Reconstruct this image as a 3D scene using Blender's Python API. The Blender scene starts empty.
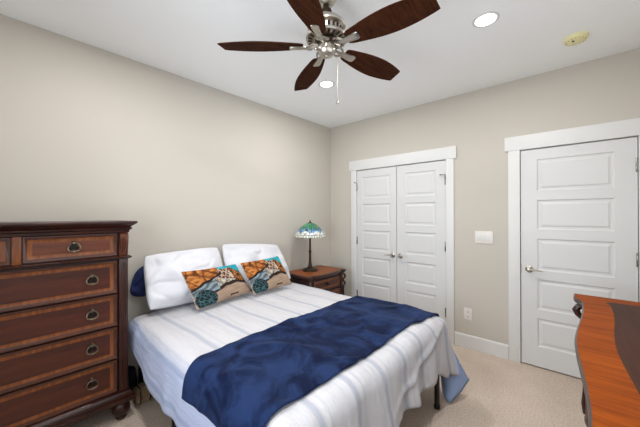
import bpy, bmesh, math, random
from mathutils import Vector, Matrix, noise
import numpy as np

random.seed(7)
SC = bpy.context.scene
COL = SC.collection
PI = math.pi

# ------------------------------------------------------------------ camera, world, light, exposure
cam_d = bpy.data.cameras.new('camera')
cam_d.sensor_width = 36.0
cam_d.lens = 36.0 * 287.8 / 640.0
cam_d.clip_start = 0.02
cam = bpy.data.objects.new('camera', cam_d)
COL.objects.link(cam)
_yaw, _pit, _rol = 0.7289, 0.0025, -0.0025
_F = Vector((math.cos(_pit) * math.cos(_yaw), math.cos(_pit) * math.sin(_yaw), math.sin(_pit)))
_R = Vector((math.sin(_yaw), -math.cos(_yaw), 0))
_U = _R.cross(_F)
_R2 = _R * math.cos(_rol) + _U * math.sin(_rol)
_U2 = _U * math.cos(_rol) - _R * math.sin(_rol)
M = Matrix((_R2, _U2, -_F)).transposed().to_4x4()
M.translation = Vector((-3.361, -2.782, 1.4374))
cam.matrix_world = M
SC.camera = cam

SC.view_settings.view_transform = 'Standard'
SC.view_settings.look = 'None'
SC.view_settings.gamma = 1.0
SC.view_settings.use_curve_mapping = False
SC.view_settings.exposure = 0.07
SC.cycles.use_denoising = True
SC.cycles.max_bounces = 10
SC.cycles.diffuse_bounces = 6
SC.cycles.sample_clamp_indirect = 6.0

world = bpy.data.worlds.new('daylight_sky')
SC.world = world
world.use_nodes = True
_bg = world.node_tree.nodes['Background']
_bg.inputs['Color'].default_value = (0.72, 0.85, 1.0, 1)
_bg.inputs['Strength'].default_value = 1.2

WEST_W, SOUTH_W, CAN_W = 46.0, 10.0, 12.5


def area(name, loc, target, sx, sy, energy, color, shape='RECTANGLE', spread=None):
    d = bpy.data.lights.new(name, 'AREA')
    d.shape = shape
    d.size = sx
    if shape in ('RECTANGLE', 'ELLIPSE'):
        d.size_y = sy
    d.energy = energy
    d.color = color
    if spread:
        d.spread = spread
    o = bpy.data.objects.new(name, d)
    COL.objects.link(o)
    o.location = loc
    o.rotation_euler = (Vector(target) - Vector(loc)).to_track_quat('-Z', 'Y').to_euler()
    return o


# soft daylight fill added at two unseen windows behind the camera
area('window_fill_west', (-4.10, -1.85, 1.50), (-3.0, -1.80, 1.62), 1.5, 1.3, WEST_W, (0.86, 0.93, 1.0))
area('window_fill_south', (-2.3, -3.37, 1.68), (-2.3, -2.0, 2.15), 2.3, 1.1, SOUTH_W, (0.97, 0.985, 1.0))

H = 2.74          # ceiling height
XW, YS = -4.0, -3.27   # west and south wall faces
BED_LIFT = 0.655

# ------------------------------------------------------------------ helpers
ORG = {}          # world position of every parent's origin


def lin(c):
    return tuple((x / 12.92 if x <= 0.04045 else ((x + 0.055) / 1.055) ** 2.4) for x in (v / 255.0 for v in c)) + (1.0,)


def tagp(o, label=None, cat=None, group=None, kind=None):
    if label: o['label'] = label
    if cat: o['category'] = cat
    if group: o['group'] = group
    if kind: o['kind'] = kind
    return o


def empty(name, loc, label, cat, group=None):
    o = bpy.data.objects.new(name, None)
    o.empty_display_size = 0.1
    COL.objects.link(o)
    o.location = loc
    ORG[o] = Vector(loc)
    return tagp(o, label, cat, group)


class MB:
    """collects geometry (world coordinates) for ONE mesh object"""
    def __init__(self):
        self.bm = bmesh.new()
        self.uv = None
        self.col = None

    def _tag(self, faces, mat, smooth=True):
        for f in faces:
            f.material_index = mat
            f.smooth = smooth

    def box(self, x0, x1, y0, y1, z0, z1, bevel=0.0, mat=0, seg=2):
        x0, x1 = sorted((x0, x1)); y0, y1 = sorted((y0, y1)); z0, z1 = sorted((z0, z1))
        bm = self.bm
        vs = [bm.verts.new((x, y, z)) for x in (x0, x1) for y in (y0, y1) for z in (z0, z1)]
        q = [(0, 1, 3, 2), (4, 6, 7, 5), (0, 4, 5, 1), (2, 3, 7, 6), (0, 2, 6, 4), (1, 5, 7, 3)]
        fs = [bm.faces.new([vs[i] for i in f]) for f in q]
        self._tag(fs, mat)
        if bevel > 0:
            bevel = min(bevel, 0.45 * min(x1 - x0, y1 - y0, z1 - z0))
            es = list({e for f in fs for e in f.edges})
            r = bmesh.ops.bevel(bm, geom=es, offset=bevel, segments=seg, profile=0.6, affect='EDGES')
            self._tag(r['faces'], mat)
        return self

    def lathe(self, prof, c=(0, 0, 0), seg=32, axis='z', mat=0, closed=True, squash=(1, 1)):
        """prof: list of (radius, height); revolved around the axis through c"""
        bm = self.bm
        rings = []
        for r, h in prof:
            ring = []
            n = 1 if r < 1e-6 else seg
            for i in range(n):
                a = 2 * PI * i / seg
                u, v = r * math.cos(a) * squash[0], r * math.sin(a) * squash[1]
                if axis == 'z': p = (c[0] + u, c[1] + v, c[2] + h)
                elif axis == 'y': p = (c[0] + u, c[1] + h, c[2] + v)
                else: p = (c[0] + h, c[1] + u, c[2] + v)
                ring.append(bm.verts.new(p))
            rings.append(ring)
        fs = []
        for a, b in zip(rings, rings[1:]):
            for i in range(seg):
                j = (i + 1) % seg
                if len(a) == 1 and len(b) == 1: continue
                if len(a) == 1: fs.append(bm.faces.new((a[0], b[j], b[i])))
                elif len(b) == 1: fs.append(bm.faces.new((a[i], a[j], b[0])))
                else: fs.append(bm.faces.new((a[i], a[j], b[j], b[i])))
        if closed:
            if len(rings[0]) > 1: fs.append(bm.faces.new(rings[0]))
            if len(rings[-1]) > 1: fs.append(bm.faces.new(rings[-1]))
        self._tag(fs, mat)
        return self

    def tube(self, pts, r, seg=10, mat=0, cyclic=False, flat=1.0):
        """round bar along points; r a number or one per point"""
        bm = self.bm
        pts = [Vector(p) for p in pts]
        n = len(pts)
        rs = r if isinstance(r, (list, tuple)) else [r] * n
        rings = []
        up = None
        for k, p in enumerate(pts):
            a = pts[(k - 1) % n] if (cyclic or k > 0) else p
            b = pts[(k + 1) % n] if (cyclic or k < n - 1) else p
            t = (b - a).normalized()
            if up is None:
                up = Vector((0, 0, 1)) if abs(t.z) < 0.9 else Vector((1, 0, 0))
            s = t.cross(up)
            if s.length < 1e-5: s = t.orthogonal()
            s.normalize()
            w = s.cross(t).normalized()
            up = w
            rings.append([bm.verts.new(p + s * math.cos(2 * PI * i / seg) * rs[k] + w * math.sin(2 * PI * i / seg) * rs[k] * flat) for i in range(seg)])
        fs = []
        m = n if cyclic else n - 1
        for k in range(m):
            a, b = rings[k], rings[(k + 1) % n]
            for i in range(seg):
                j = (i + 1) % seg
                fs.append(bm.faces.new((a[i], a[j], b[j], b[i])))
        if not cyclic:
            fs.append(bm.faces.new(rings[0][::-1])); fs.append(bm.faces.new(rings[-1]))
        self._tag(fs, mat)
        return self

    def grid(self, f, nu, nv, mat=0, wrap=False, uvf=None, colf=None, matf=None):
        """surface f(u,v) -> point for u,v in 0..1"""
        bm = self.bm
        if uvf and not self.uv: self.uv = bm.loops.layers.uv.new('UVMap')
        if colf and not self.col: self.col = bm.verts.layers.float_color.new('Col')
        vs = [[bm.verts.new(f(i / nu, j / nv)) for j in range(nv + 1)] for i in range(nu if wrap else nu + 1)]
        if colf:
            for i, row in enumerate(vs):
                for j, v in enumerate(row):
                    v[self.col] = tuple(colf(i / nu, j / nv)) + (1.0,)
        for i in range(nu):
            i2 = (i + 1) % nu if wrap else i + 1
            for j in range(nv):
                fc = bm.faces.new((vs[i][j], vs[i2][j], vs[i2][j + 1], vs[i][j + 1]))
                fc.smooth = True
                fc.material_index = matf((i + .5) / nu, (j + .5) / nv) if matf else mat
                if uvf:
                    for lp, (a, b) in zip(fc.loops, ((i, j), (i + 1, j), (i + 1, j + 1), (i, j + 1))):
                        lp[self.uv].uv = uvf(a / nu, b / nv)
        return self

    def prism(self, poly, lo, hi, axis='z', bevel=0.0, mat=0, seg=2):
        """2-D outline extruded between lo and hi along the axis"""
        bm = self.bm
        def P(a, b, h):
            return {'z': (a, b, h), 'y': (a, h, b), 'x': (h, a, b)}[axis]
        A = [bm.verts.new(P(a, b, lo)) for a, b in poly]
        B = [bm.verts.new(P(a, b, hi)) for a, b in poly]
        n = len(poly)
        fs = [bm.faces.new(A[::-1]), bm.faces.new(B)]
        fs += [bm.faces.new((A[i], A[(i + 1) % n], B[(i + 1) % n], B[i])) for i in range(n)]
        self._tag(fs, mat)
        if bevel:
            es = list(fs[0].edges) + list(fs[1].edges)
            r = bmesh.ops.bevel(bm, geom=es, offset=bevel, segments=seg, profile=0.6, affect='EDGES')
            self._tag(r['faces'], mat)
        return self

    def loft(self, rects, axis_f, mats):
        """concentric rings (lists of points, same count) joined by quads; last ring is filled"""
        bm = self.bm
        rings = [[bm.verts.new(axis_f(p)) for p in r] for r in rects]
        for k, (a, b) in enumerate(zip(rings, rings[1:])):
            n = len(a)
            for i in range(n):
                f = bm.faces.new((a[i], a[(i + 1) % n], b[(i + 1) % n], b[i]))
                f.material_index = mats[k]; f.smooth = True
        f = bm.faces.new(rings[-1]); f.material_index = mats[-1]; f.smooth = True
        return self

    def xform(self, mtx):
        bmesh.ops.transform(self.bm, matrix=mtx, verts=self.bm.verts)
        return self

    def build(self, name, mats, parent=None, origin=None, sharp=32, recalc=True, kind=None):
        bm = self.bm
        if recalc:
            bmesh.ops.recalc_face_normals(bm, faces=bm.faces)
        co = [v.co for v in bm.verts]
        lo = Vector((min(c.x for c in co), min(c.y for c in co), min(c.z for c in co)))
        hi = Vector((max(c.x for c in co), max(c.y for c in co), max(c.z for c in co)))
        if origin is None:
            origin = Vector(((lo.x + hi.x) / 2, (lo.y + hi.y) / 2, lo.z))
        origin = Vector(origin)
        bmesh.ops.translate(bm, verts=bm.verts, vec=-origin)
        me = bpy.data.meshes.new(name)
        bm.to_mesh(me); bm.free()
        if sharp:
            me.set_sharp_from_angle(angle=math.radians(sharp))
        for m in (mats if isinstance(mats, (list, tuple)) else [mats]):
            me.materials.append(m)
        o = bpy.data.objects.new(name, me)
        COL.objects.link(o)
        if parent:
            o.parent = parent
            o.location = origin - ORG[parent]
        else:
            o.location = origin
        ORG[o] = origin
        if kind: o['kind'] = kind
        return o


# ------------------------------------------------------------------ materials
def new_mat(name):
    m = bpy.data.materials.new(name)
    m.use_nodes = True
    nt = m.node_tree
    return m, nt, nt.nodes['Principled BSDF']


def simple(name, rgb, rough=0.5, metal=0.0, bump=0.0, bscale=200.0, vary=0.0, vscale=3.0, sheen=0.0, coat=0.0, spec=0.5):
    m, nt, b = new_mat(name)
    N, L = nt.nodes, nt.links
    c = lin(rgb)
    b.inputs['Base Color'].default_value = c
    b.inputs['Roughness'].default_value = rough
    b.inputs['Metallic'].default_value = metal
    b.inputs['Specular IOR Level'].default_value = spec
    if sheen:
        b.inputs['Sheen Weight'].default_value = sheen
        b.inputs['Sheen Roughness'].default_value = 0.4
    if coat:
        b.inputs['Coat Weight'].default_value = coat
        b.inputs['Coat Roughness'].default_value = 0.15
    tc = N.new('ShaderNodeTexCoord')
    if vary:
        n = N.new('ShaderNodeTexNoise'); n.inputs['Scale'].default_value = vscale; n.inputs['Detail'].default_value = 5
        L.new(tc.outputs['Object'], n.inputs['Vector'])
        r = N.new('ShaderNodeValToRGB')
        r.color_ramp.elements[0].position = 0.3; r.color_ramp.elements[1].position = 0.7
        r.color_ramp.elements[0].color = tuple(x * (1 - vary) for x in c[:3]) + (1,)
        r.color_ramp.elements[1].color = tuple(min(1, x * (1 + vary)) for x in c[:3]) + (1,)
        L.new(n.outputs['Fac'], r.inputs['Fac']); L.new(r.outputs['Color'], b.inputs['Base Color'])
    if bump:
        n = N.new('ShaderNodeTexNoise'); n.inputs['Scale'].default_value = bscale; n.inputs['Detail'].default_value = 3
        L.new(tc.outputs['Object'], n.inputs['Vector'])
        bp = N.new('ShaderNodeBump'); bp.inputs['Strength'].default_value = bump; bp.inputs['Distance'].default_value = 0.004
        L.new(n.outputs['Fac'], bp.inputs['Height']); L.new(bp.outputs['Normal'], b.inputs['Normal'])
    return m


def wood(name, dark, light, along='x', scale=14.0, rough=0.32, coat=0.25, spec=0.4):
    m, nt, b = new_mat(name)
    N, L = nt.nodes, nt.links
    tc = N.new('ShaderNodeTexCoord'); mp = N.new('ShaderNodeMapping')
    s = {'x': (0.07, 1, 1), 'y': (1, 0.07, 1), 'z': (1, 1, 0.07)}[along]
    mp.inputs['Scale'].default_value = [scale * v for v in s]
    n = N.new('ShaderNodeTexNoise'); n.inputs['Scale'].default_value = 3.0; n.inputs['Detail'].default_value = 8; n.inputs['Distortion'].default_value = 0.6
    n2 = N.new('ShaderNodeTexNoise'); n2.inputs['Scale'].default_value = 18.0; n2.inputs['Detail'].default_value = 4
    mx = N.new('ShaderNodeMath'); mx.operation = 'MULTIPLY_ADD'; mx.inputs[1].default_value = 0.35
    sub = N.new('ShaderNodeMath'); sub.operation = 'MULTIPLY_ADD'; sub.inputs[1].default_value = 0.8; sub.inputs[2].default_value = -0.05
    r = N.new('ShaderNodeValToRGB')
    r.color_ramp.elements[0].position = 0.3; r.color_ramp.elements[1].position = 0.75
    r.color_ramp.elements[0].color = lin(dark); r.color_ramp.elements[1].color = lin(light)
    L.new(tc.outputs['Object'], mp.inputs['Vector'])
    L.new(mp.outputs['Vector'], n.inputs['Vector']); L.new(mp.outputs['Vector'], n2.inputs['Vector'])
    L.new(n.outputs['Fac'], sub.inputs[0])
    L.new(n2.outputs['Fac'], mx.inputs[0]); L.new(sub.outputs[0], mx.inputs[2])
    L.new(mx.outputs[0], r.inputs['Fac']); L.new(r.outputs['Color'], b.inputs['Base Color'])
    b.inputs['Roughness'].default_value = rough
    b.inputs['Coat Weight'].default_value = coat
    b.inputs['Coat Roughness'].default_value = 0.2
    b.inputs['Specular IOR Level'].default_value = spec
    return m


def painted(name, rough=0.8, spec=0.3, coat=0.0, sheen=0.0, bump=0.0):
    """colour comes from the mesh's own 'Col' attribute (printed pattern)"""
    m, nt, b = new_mat(name)
    a = nt.nodes.new('ShaderNodeAttribute'); a.attribute_name = 'Col'
    nt.links.new(a.outputs['Color'], b.inputs['Base Color'])
    b.inputs['Roughness'].default_value = rough
    b.inputs['Specular IOR Level'].default_value = spec
    b.inputs['Coat Weight'].default_value = coat
    b.inputs['Sheen Weight'].default_value = sheen
    if bump:
        tc = nt.nodes.new('ShaderNodeTexCoord'); n = nt.nodes.new('ShaderNodeTexNoise'); n.inputs['Scale'].default_value = 500
        bp = nt.nodes.new('ShaderNodeBump'); bp.inputs['Strength'].default_value = bump; bp.inputs['Distance'].default_value = 0.002
        nt.links.new(tc.outputs['Object'], n.inputs['Vector']); nt.links.new(n.outputs['Fac'], bp.inputs['Height']); nt.links.new(bp.outputs['Normal'], b.inputs['Normal'])
    return m


m_wall = simple('beige_wall_paint', (197, 191, 181), 0.85, bump=0.10, bscale=260, spec=0.25)
m_ceil = simple('white_ceiling_paint', (247, 249, 250), 0.9, bump=0.08, bscale=220, spec=0.2)
m_trim = simple('white_trim_paint', (219, 219, 217), 0.45, bump=0.03, bscale=90)
m_door = simple('white_door_paint', (213, 213, 212), 0.42, bump=0.03, bscale=110)
m_gap = simple('dark_door_gap', (70, 66, 60), 0.9)
m_slotdark = simple('blackened_pewter', (44, 40, 36), 0.45, metal=0.8)
m_nickel = simple('brushed_nickel', (188, 182, 172), 0.28, metal=1.0)
m_chrome = simple('satin_chrome', (170, 168, 164), 0.2, metal=1.0)
m_darkmetal = simple('dark_bronze', (58, 46, 34), 0.4, metal=0.7)
m_black = simple('black_powder_coat', (16, 16, 17), 0.35)
m_plastic = simple('white_plastic', (226, 220, 214), 0.35)
m_yellow = simple('yellowed_plastic', (232, 226, 176), 0.5)
m_slot = simple('socket_slot_black', (40, 38, 36), 0.6)
m_brass = simple('antique_brass', (118, 108, 92), 0.35, metal=1.0, vary=0.35, vscale=60)

m_dark = wood('dark_cherry', (26, 11, 7), (66, 28, 17), 'x')
m_darkz = wood('dark_cherry_upright', (26, 11, 7), (68, 30, 18), 'z')
m_center = wood('mahogany_veneer', (48, 20, 12), (88, 40, 22), 'x', 10, 0.4, 0.1)
m_bevel_lit = wood('lit_bevel_edge', (52, 26, 18), (96, 54, 36), 'x', 16, 0.3, 0.2)  # lighter brown than the frame: light caught by the bevels, put into the colour
m_center_hi = wood('reddish_veneer', (74, 32, 14), (118, 58, 28), 'x', 10, 0.35, 0.15)
m_band = wood('crossband_inlay', (84, 40, 15), (142, 80, 36), 'z', 16, 0.4, 0.1)
m_drtop = wood('dresser_border_veneer', (104, 42, 4), (162, 78, 12), 'y', 14, 0.55, 0.0, 0.08)
m_drcen = wood('dresser_center_veneer', (50, 26, 16), (74, 42, 28), 'x', 12, 0.5, 0.0, 0.12)
m_nstop = wood('nightstand_top_veneer', (104, 50, 18), (160, 88, 36), 'x', 12, 0.4, 0.05, 0.2)
m_blade = wood('walnut_fan_blade', (38, 19, 11), (74, 42, 25), 'x', 20, 0.75, 0.0, 0.04)
m_white_cloth = simple('white_cotton', (215, 215, 220), 0.9, bump=0.15, bscale=30, spec=0.15, sheen=0.1)
m_navy = simple('navy_cotton', (24, 38, 86), 0.85, bump=0.2, bscale=60, vary=0.25, vscale=8)
m_mattress = simple('mattress_ticking', (222, 220, 214), 0.9, bump=0.2, bscale=40)
m_tan = simple('tan_canvas', (150, 126, 100), 0.85, bump=0.3, bscale=120, vary=0.2, vscale=12)
m_brown = simple('brown_leather', (110, 78, 60), 0.5, vary=0.3, vscale=14)
m_strap = simple('black_webbing', (22, 21, 24), 0.7)
m_print = painted('printed_pillow_cloth', 0.85, 0.2, bump=0.3)
m_glassart = painted('leaded_stained_glass', 0.22, 0.5)
m_backing = simple('denim_blue_backing', (146, 166, 204), 0.9, bump=0.2, bscale=60)

# carpet
m_carpet, nt, b = new_mat('beige_cut_pile_carpet')
tc = nt.nodes.new('ShaderNodeTexCoord')
n1 = nt.nodes.new('ShaderNodeTexNoise'); n1.inputs['Scale'].default_value = 90; n1.inputs['Detail'].default_value = 6
n2 = nt.nodes.new('ShaderNodeTexNoise'); n2.inputs['Scale'].default_value = 2.2; n2.inputs['Detail'].default_value = 4
ad = nt.nodes.new('ShaderNodeMath'); ad.operation = 'MULTIPLY_ADD'; ad.inputs[1].default_value = 0.55
rp = nt.nodes.new('ShaderNodeValToRGB')
rp.color_ramp.elements[0].position = 0.5; rp.color_ramp.elements[0].color = lin((172, 154, 139))
rp.color_ramp.elements[1].position = 1.0; rp.color_ramp.elements[1].color = lin((218, 202, 187))
bp = nt.nodes.new('ShaderNodeBump'); bp.inputs['Strength'].default_value = 0.6; bp.inputs['Distance'].default_value = 0.01
for n in (n1, n2): nt.links.new(tc.outputs['Object'], n.inputs['Vector'])
nt.links.new(n2.outputs['Fac'], ad.inputs[0]); nt.links.new(n1.outputs['Fac'], ad.inputs[2])
nt.links.new(ad.outputs[0], rp.inputs['Fac']); nt.links.new(rp.outputs['Color'], b.inputs['Base Color'])
nt.links.new(n1.outputs['Fac'], bp.inputs['Height']); nt.links.new(bp.outputs['Normal'], b.inputs['Normal'])
b.inputs['Roughness'].default_value = 0.95
b.inputs['Specular IOR Level'].default_value = 0.1

# striped comforter: u runs across the bed in metres
m_duvet, nt, b = new_mat('striped_comforter_cloth')
uv = nt.nodes.new('ShaderNodeUVMap'); uv.uv_map = 'UVMap'
sx = nt.nodes.new('ShaderNodeSeparateXYZ'); nt.links.new(uv.outputs['UV'], sx.inputs[0])


def _math(nt, op, a=None, b_=None, c=None):
    n = nt.nodes.new('ShaderNodeMath'); n.operation = op
    for i, v in enumerate((a, b_, c)):
        if v is None: continue
        if hasattr(v, 'is_output'): nt.links.new(v, n.inputs[i])
        else: n.inputs[i].default_value = v
    return n.outputs[0]


def stripe(nt, u, period, phase, half, soft):
    f = _math(nt, 'FRACT', _math(nt, 'MULTIPLY_ADD', u, 1.0 / period, phase))
    dd = _math(nt, 'MULTIPLY', _math(nt, 'ABSOLUTE', _math(nt, 'SUBTRACT', f, 0.5)), period)
    mr = nt.nodes.new('ShaderNodeMapRange'); mr.interpolation_type = 'SMOOTHSTEP'
    nt.links.new(dd, mr.inputs['Value'])
    mr.inputs['From Min'].default_value = half; mr.inputs['From Max'].default_value = half + soft
    mr.inputs['To Min'].default_value = 1.0; mr.inputs['To Max'].default_value = 0.0
    return mr.outputs['Result']


wob = nt.nodes.new('ShaderNodeTexNoise'); wob.inputs['Scale'].default_value = 7
nt.links.new(uv.outputs['UV'], wob.inputs['Vector'])
uu = _math(nt, 'MULTIPLY_ADD', wob.outputs['Fac'], 0.012, sx.outputs['X'])
s1 = stripe(nt, uu, 0.235, 0.1, 0.006, 0.022)
s2 = stripe(nt, uu, 0.235, 0.35, 0.002, 0.035)
s3 = stripe(nt, uu, 0.235, 0.86, 0.001, 0.012)
tot = _math(nt, 'MAXIMUM', s1, _math(nt, 'MULTIPLY', s2, 0.22))
tot = _math(nt, 'MAXIMUM', tot, _math(nt, 'MULTIPLY', s3, 0.35))
mix = nt.nodes.new('ShaderNodeMix'); mix.data_type = 'RGBA'
nt.links.new(tot, mix.inputs['Factor'])
mix.inputs['A'].default_value = lin((199, 197, 200)); mix.inputs['B'].default_value = lin((172, 175, 185))
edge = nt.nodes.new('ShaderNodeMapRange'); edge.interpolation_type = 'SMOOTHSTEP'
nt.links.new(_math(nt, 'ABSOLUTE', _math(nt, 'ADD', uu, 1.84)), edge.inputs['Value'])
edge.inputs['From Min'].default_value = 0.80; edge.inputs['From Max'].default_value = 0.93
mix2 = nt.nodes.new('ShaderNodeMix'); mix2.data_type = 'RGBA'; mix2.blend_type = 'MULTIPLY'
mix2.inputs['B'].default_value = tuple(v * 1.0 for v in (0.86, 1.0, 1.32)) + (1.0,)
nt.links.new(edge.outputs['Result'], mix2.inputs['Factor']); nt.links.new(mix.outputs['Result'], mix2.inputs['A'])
nt.links.new(mix2.outputs['Result'], b.inputs['Base Color'])
b.inputs['Roughness'].default_value = 0.9; b.inputs['Specular IOR Level'].default_value = 0.15
b.inputs['Sheen Weight'].default_value = 0.1
nn = nt.nodes.new('ShaderNodeTexNoise'); nn.inputs['Scale'].default_value = 9; nn.inputs['Detail'].default_value = 6
mpp = nt.nodes.new('ShaderNodeMapping'); mpp.inputs['Scale'].default_value = (3, 1, 1)
nt.links.new(uv.outputs['UV'], mpp.inputs['Vector']); nt.links.new(mpp.outputs['Vector'], nn.inputs['Vector'])
bp = nt.nodes.new('ShaderNodeBump'); bp.inputs['Strength'].default_value = 0.6; bp.inputs['Distance'].default_value = 0.016
nt.links.new(nn.outputs['Fac'], bp.inputs['Height']); nt.links.new(bp.outputs['Normal'], b.inputs['Normal'])

# plush blanket, nap brushed in patches
m_plush, nt, b = new_mat('navy_plush_fleece')
tc = nt.nodes.new('ShaderNodeTexCoord')
n1 = nt.nodes.new('ShaderNodeTexNoise'); n1.inputs['Scale'].default_value = 3.8; n1.inputs['Detail'].default_value = 9; n1.inputs['Roughness'].default_value = 0.62; n1.inputs['Distortion'].default_value = 1.6
rp = nt.nodes.new('ShaderNodeValToRGB')
rp.color_ramp.elements[0].position = 0.42; rp.color_ramp.elements[0].color = lin((9, 20, 48))
rp.color_ramp.elements[1].position = 0.60; rp.color_ramp.elements[1].color = lin((30, 47, 84))
nt.links.new(tc.outputs['Object'], n1.inputs['Vector']); nt.links.new(n1.outputs['Fac'], rp.inputs['Fac'])
nt.links.new(rp.outputs['Color'], b.inputs['Base Color'])
b.inputs['Roughness'].default_value = 0.8; b.inputs['Specular IOR Level'].default_value = 0.1
b.inputs['Sheen Weight'].default_value = 0.12; b.inputs['Sheen Roughness'].default_value = 0.35
b.inputs['Sheen Tint'].default_value = lin((150, 170, 230))
n3 = nt.nodes.new('ShaderNodeTexNoise'); n3.inputs['Scale'].default_value = 240
bp = nt.nodes.new('ShaderNodeBump'); bp.inputs['Strength'].default_value = 0.4; bp.inputs['Distance'].default_value = 0.004
nt.links.new(tc.outputs['Object'], n3.inputs['Vector']); nt.links.new(n3.outputs['Fac'], bp.inputs['Height']); nt.links.new(bp.outputs['Normal'], b.inputs['Normal'])

# window glass
m_pane, nt, b = new_mat('window_glass')
tr = nt.nodes.new('ShaderNodeBsdfTransparent'); gl = nt.nodes.new('ShaderNodeBsdfGlossy'); gl.inputs['Roughness'].default_value = 0.02
fr = nt.nodes.new('ShaderNodeFresnel'); fr.inputs['IOR'].default_value = 1.35
mxs = nt.nodes.new('ShaderNodeMixShader')
nt.links.new(fr.outputs[0], mxs.inputs[0]); nt.links.new(tr.outputs[0], mxs.inputs[1]); nt.links.new(gl.outputs[0], mxs.inputs[2])
nt.links.new(mxs.outputs[0], nt.nodes['Material Output'].inputs['Surface'])

m_lens, nt, b = new_mat('lit_lamp_lens')
b.inputs['Base Color'].default_value = (1, 1, 1, 1)
b.inputs['Emission Color'].default_value = (1.0, 0.96, 0.9, 1)
b.inputs['Emission Strength'].default_value = 6.0

# ------------------------------------------------------------------ room shell
def struct(mb, name, mat, **k):
    return mb.build(name, mat, kind='structure', **k)


T = 0.14
struct(MB().box(XW - T, T, YS - T, T, -0.1, 0), 'floor', m_carpet)
struct(MB().box(XW - T, T, YS - T, T, H, H + 0.1), 'ceiling', m_ceil)
struct(MB().box(XW - T, T, 0, T, 0, H), 'wall_north', m_wall)

DY1, DY2, DH = -2.3755, -3.1426, 2.046      # entry door opening
CY1, CY2 = -0.479, -1.683                   # closet opening
CM = -1.081                                 # closet middle
w = MB()
w.box(0, T, 0, CY1 + 0.012, 0, H).box(0, T, CY2 - 0.012, DY1 + 0.012, 0, H).box(0, T, DY2 - 0.012, YS - T, 0, H)
w.box(0, T, CY1 + 0.012, CY2 - 0.012, DH + 0.012, H).box(0, T, DY1 + 0.012, DY2 - 0.012, DH + 0.012, H)
w.box(0.06, T, CY1 + 0.012, CY2 - 0.012, 0, DH + 0.012).box(0.06, T, DY1 + 0.012, DY2 - 0.012, 0, DH + 0.012)
struct(w, 'wall_east', m_wall)


def wall_with_window(name, axis, a0, a1, face, back, w0, w1, z0, z1):
    mb = MB()
    def bx(p0, p1, q0, q1):
        if axis == 'y': mb.box(face, back, p0, p1, q0, q1)
        else: mb.box(p0, p1, face, back, q0, q1)
    bx(a0, w0, 0, H); bx(w1, a1, 0, H); bx(w0, w1, 0, z0); bx(w0, w1, z1, H)
    struct(mb, name, m_wall)


def window(name, axis, face, depth, w0, w1, z0, z1):
    """white sash window with casing; face is the room side of the wall"""
    mb = MB()
    s = 1 if axis == 'y' else 1
    def bx(p0, p1, d0, d1, q0, q1, bev=0.003):
        A, B = face + d0, face + d1
        if axis == 'y': mb.box(A, B, p0, p1, q0, q1, bev)
        else: mb.box(p0, p1, A, B, q0, q1, bev)
    c = 0.09
    bx(w0 - c, w0, -0.002, 0.018, z0 - 0.03, z1 + 0.02); bx(w1, w1 + c, -0.002, 0.018, z0 - 0.03, z1 + 0.02)
    bx(w0 - c - .015, w1 + c + .015, -0.002, 0.022, z1, z1 + 0.14)
    bx(w0 - c, w1 + c, -0.002, 0.05, z0 - 0.03, z0); bx(w0 - c, w1 + c, -0.002, 0.018, z0 - 0.12, z0 - 0.03)
    fr = 0.045
    zm = (z0 + z1) / 2
    for (p0, p1, q0, q1) in ((w0, w0 + fr, z0, z1), (w1 - fr, w1, z0, z1), (w0, w1, z0, z0 + fr), (w0, w1, z1 - fr, z1), (w0, w1, zm - .025, zm + .025)):
        bx(p0, p1, -0.075, -0.03, q0, q1)
    o = struct(mb, name, m_trim)
    g = MB()
    if axis == 'y': g.box(face - 0.055, face - 0.051, w0 + .03, w1 - .03, z0 + .03, z1 - .03)
    else: g.box(w0 + .03, w1 - .03, face - 0.055, face - 0.051, z0 + .03, z1 - .03)
    g.build('window_pane', m_pane, o)


wall_with_window('wall_west', 'y', YS - T, T, XW, XW - T, -2.60, -1.10, 0.85, 2.15)
window('unseen_window_1', 'y', XW, T, -2.60, -1.10, 0.85, 2.15)  # out of view, put in to carry the west fill light
wall_with_window('wall_south', 'x', XW, 0, YS, YS - T, -3.45, -1.15, 1.13, 2.23)
window('unseen_window_2', 'x', YS, T, -3.45, -1.15, 1.13, 2.23)  # also unseen, added so the south fill has an opening


def base_prof(a0, a1, axis, face, sgn, name):
    prof = [(0, 0), (0.014, 0), (0.014, 0.128), (0.009, 0.140), (0, 0.142)]
    mb = MB()
    poly = [(face + sgn * d, z) for d, z in prof]
    if axis == 'x': mb.prism(poly, a0, a1, 'x')
    else: mb.prism(poly, a0, a1, 'y')
    struct(mb, name, m_trim, sharp=20)


base_prof(XW + 0.015, -0.015, 'x', 0, -1, 'baseboard_north')
base_prof(CY1 + 0.096, -0.0005, 'y', 0, -1, 'baseboard_east')
base_prof(DY1 + 0.101, CY2 - 0.089, 'y', 0, -1, 'baseboard_east')
base_prof(XW + 0.015, -0.015, 'x', YS, 1, 'baseboard_south')
base_prof(YS, 0, 'y', XW, 1, 'baseboard_west')


def casing(name, y1, y2, hz, cw1, cw2):
    """craftsman casing round an opening from y1 (near the corner) to y2"""
    mb = MB()
    mb.box(-0.018, 0.001, y1 + 0.003, y1 + cw1, 0, hz + 0.004, 0.002)
    mb.box(-0.018, 0.001, y2 - 0.003, y2 - cw2, 0, hz + 0.004, 0.002)
    mb.box(-0.024, 0.001, y1 + cw1 + 0.028, max(y2 - cw2 - 0.028, YS + 0.002), hz + 0.004, hz + 0.139, 0.002)
    # jamb lining
    mb.box(-0.006, 0.058, y1 + 0.0025, y1 + 0.0115, 0, hz + 0.0115)
    mb.box(-0.006, 0.058, y2 - 0.0025, y2 - 0.0115, 0, hz + 0.0115)
    mb.box(-0.006, 0.058, y1 + 0.0025, y2 - 0.0025, hz + 0.003, hz + 0.0115)
    struct(mb, name, m_trim)


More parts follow.
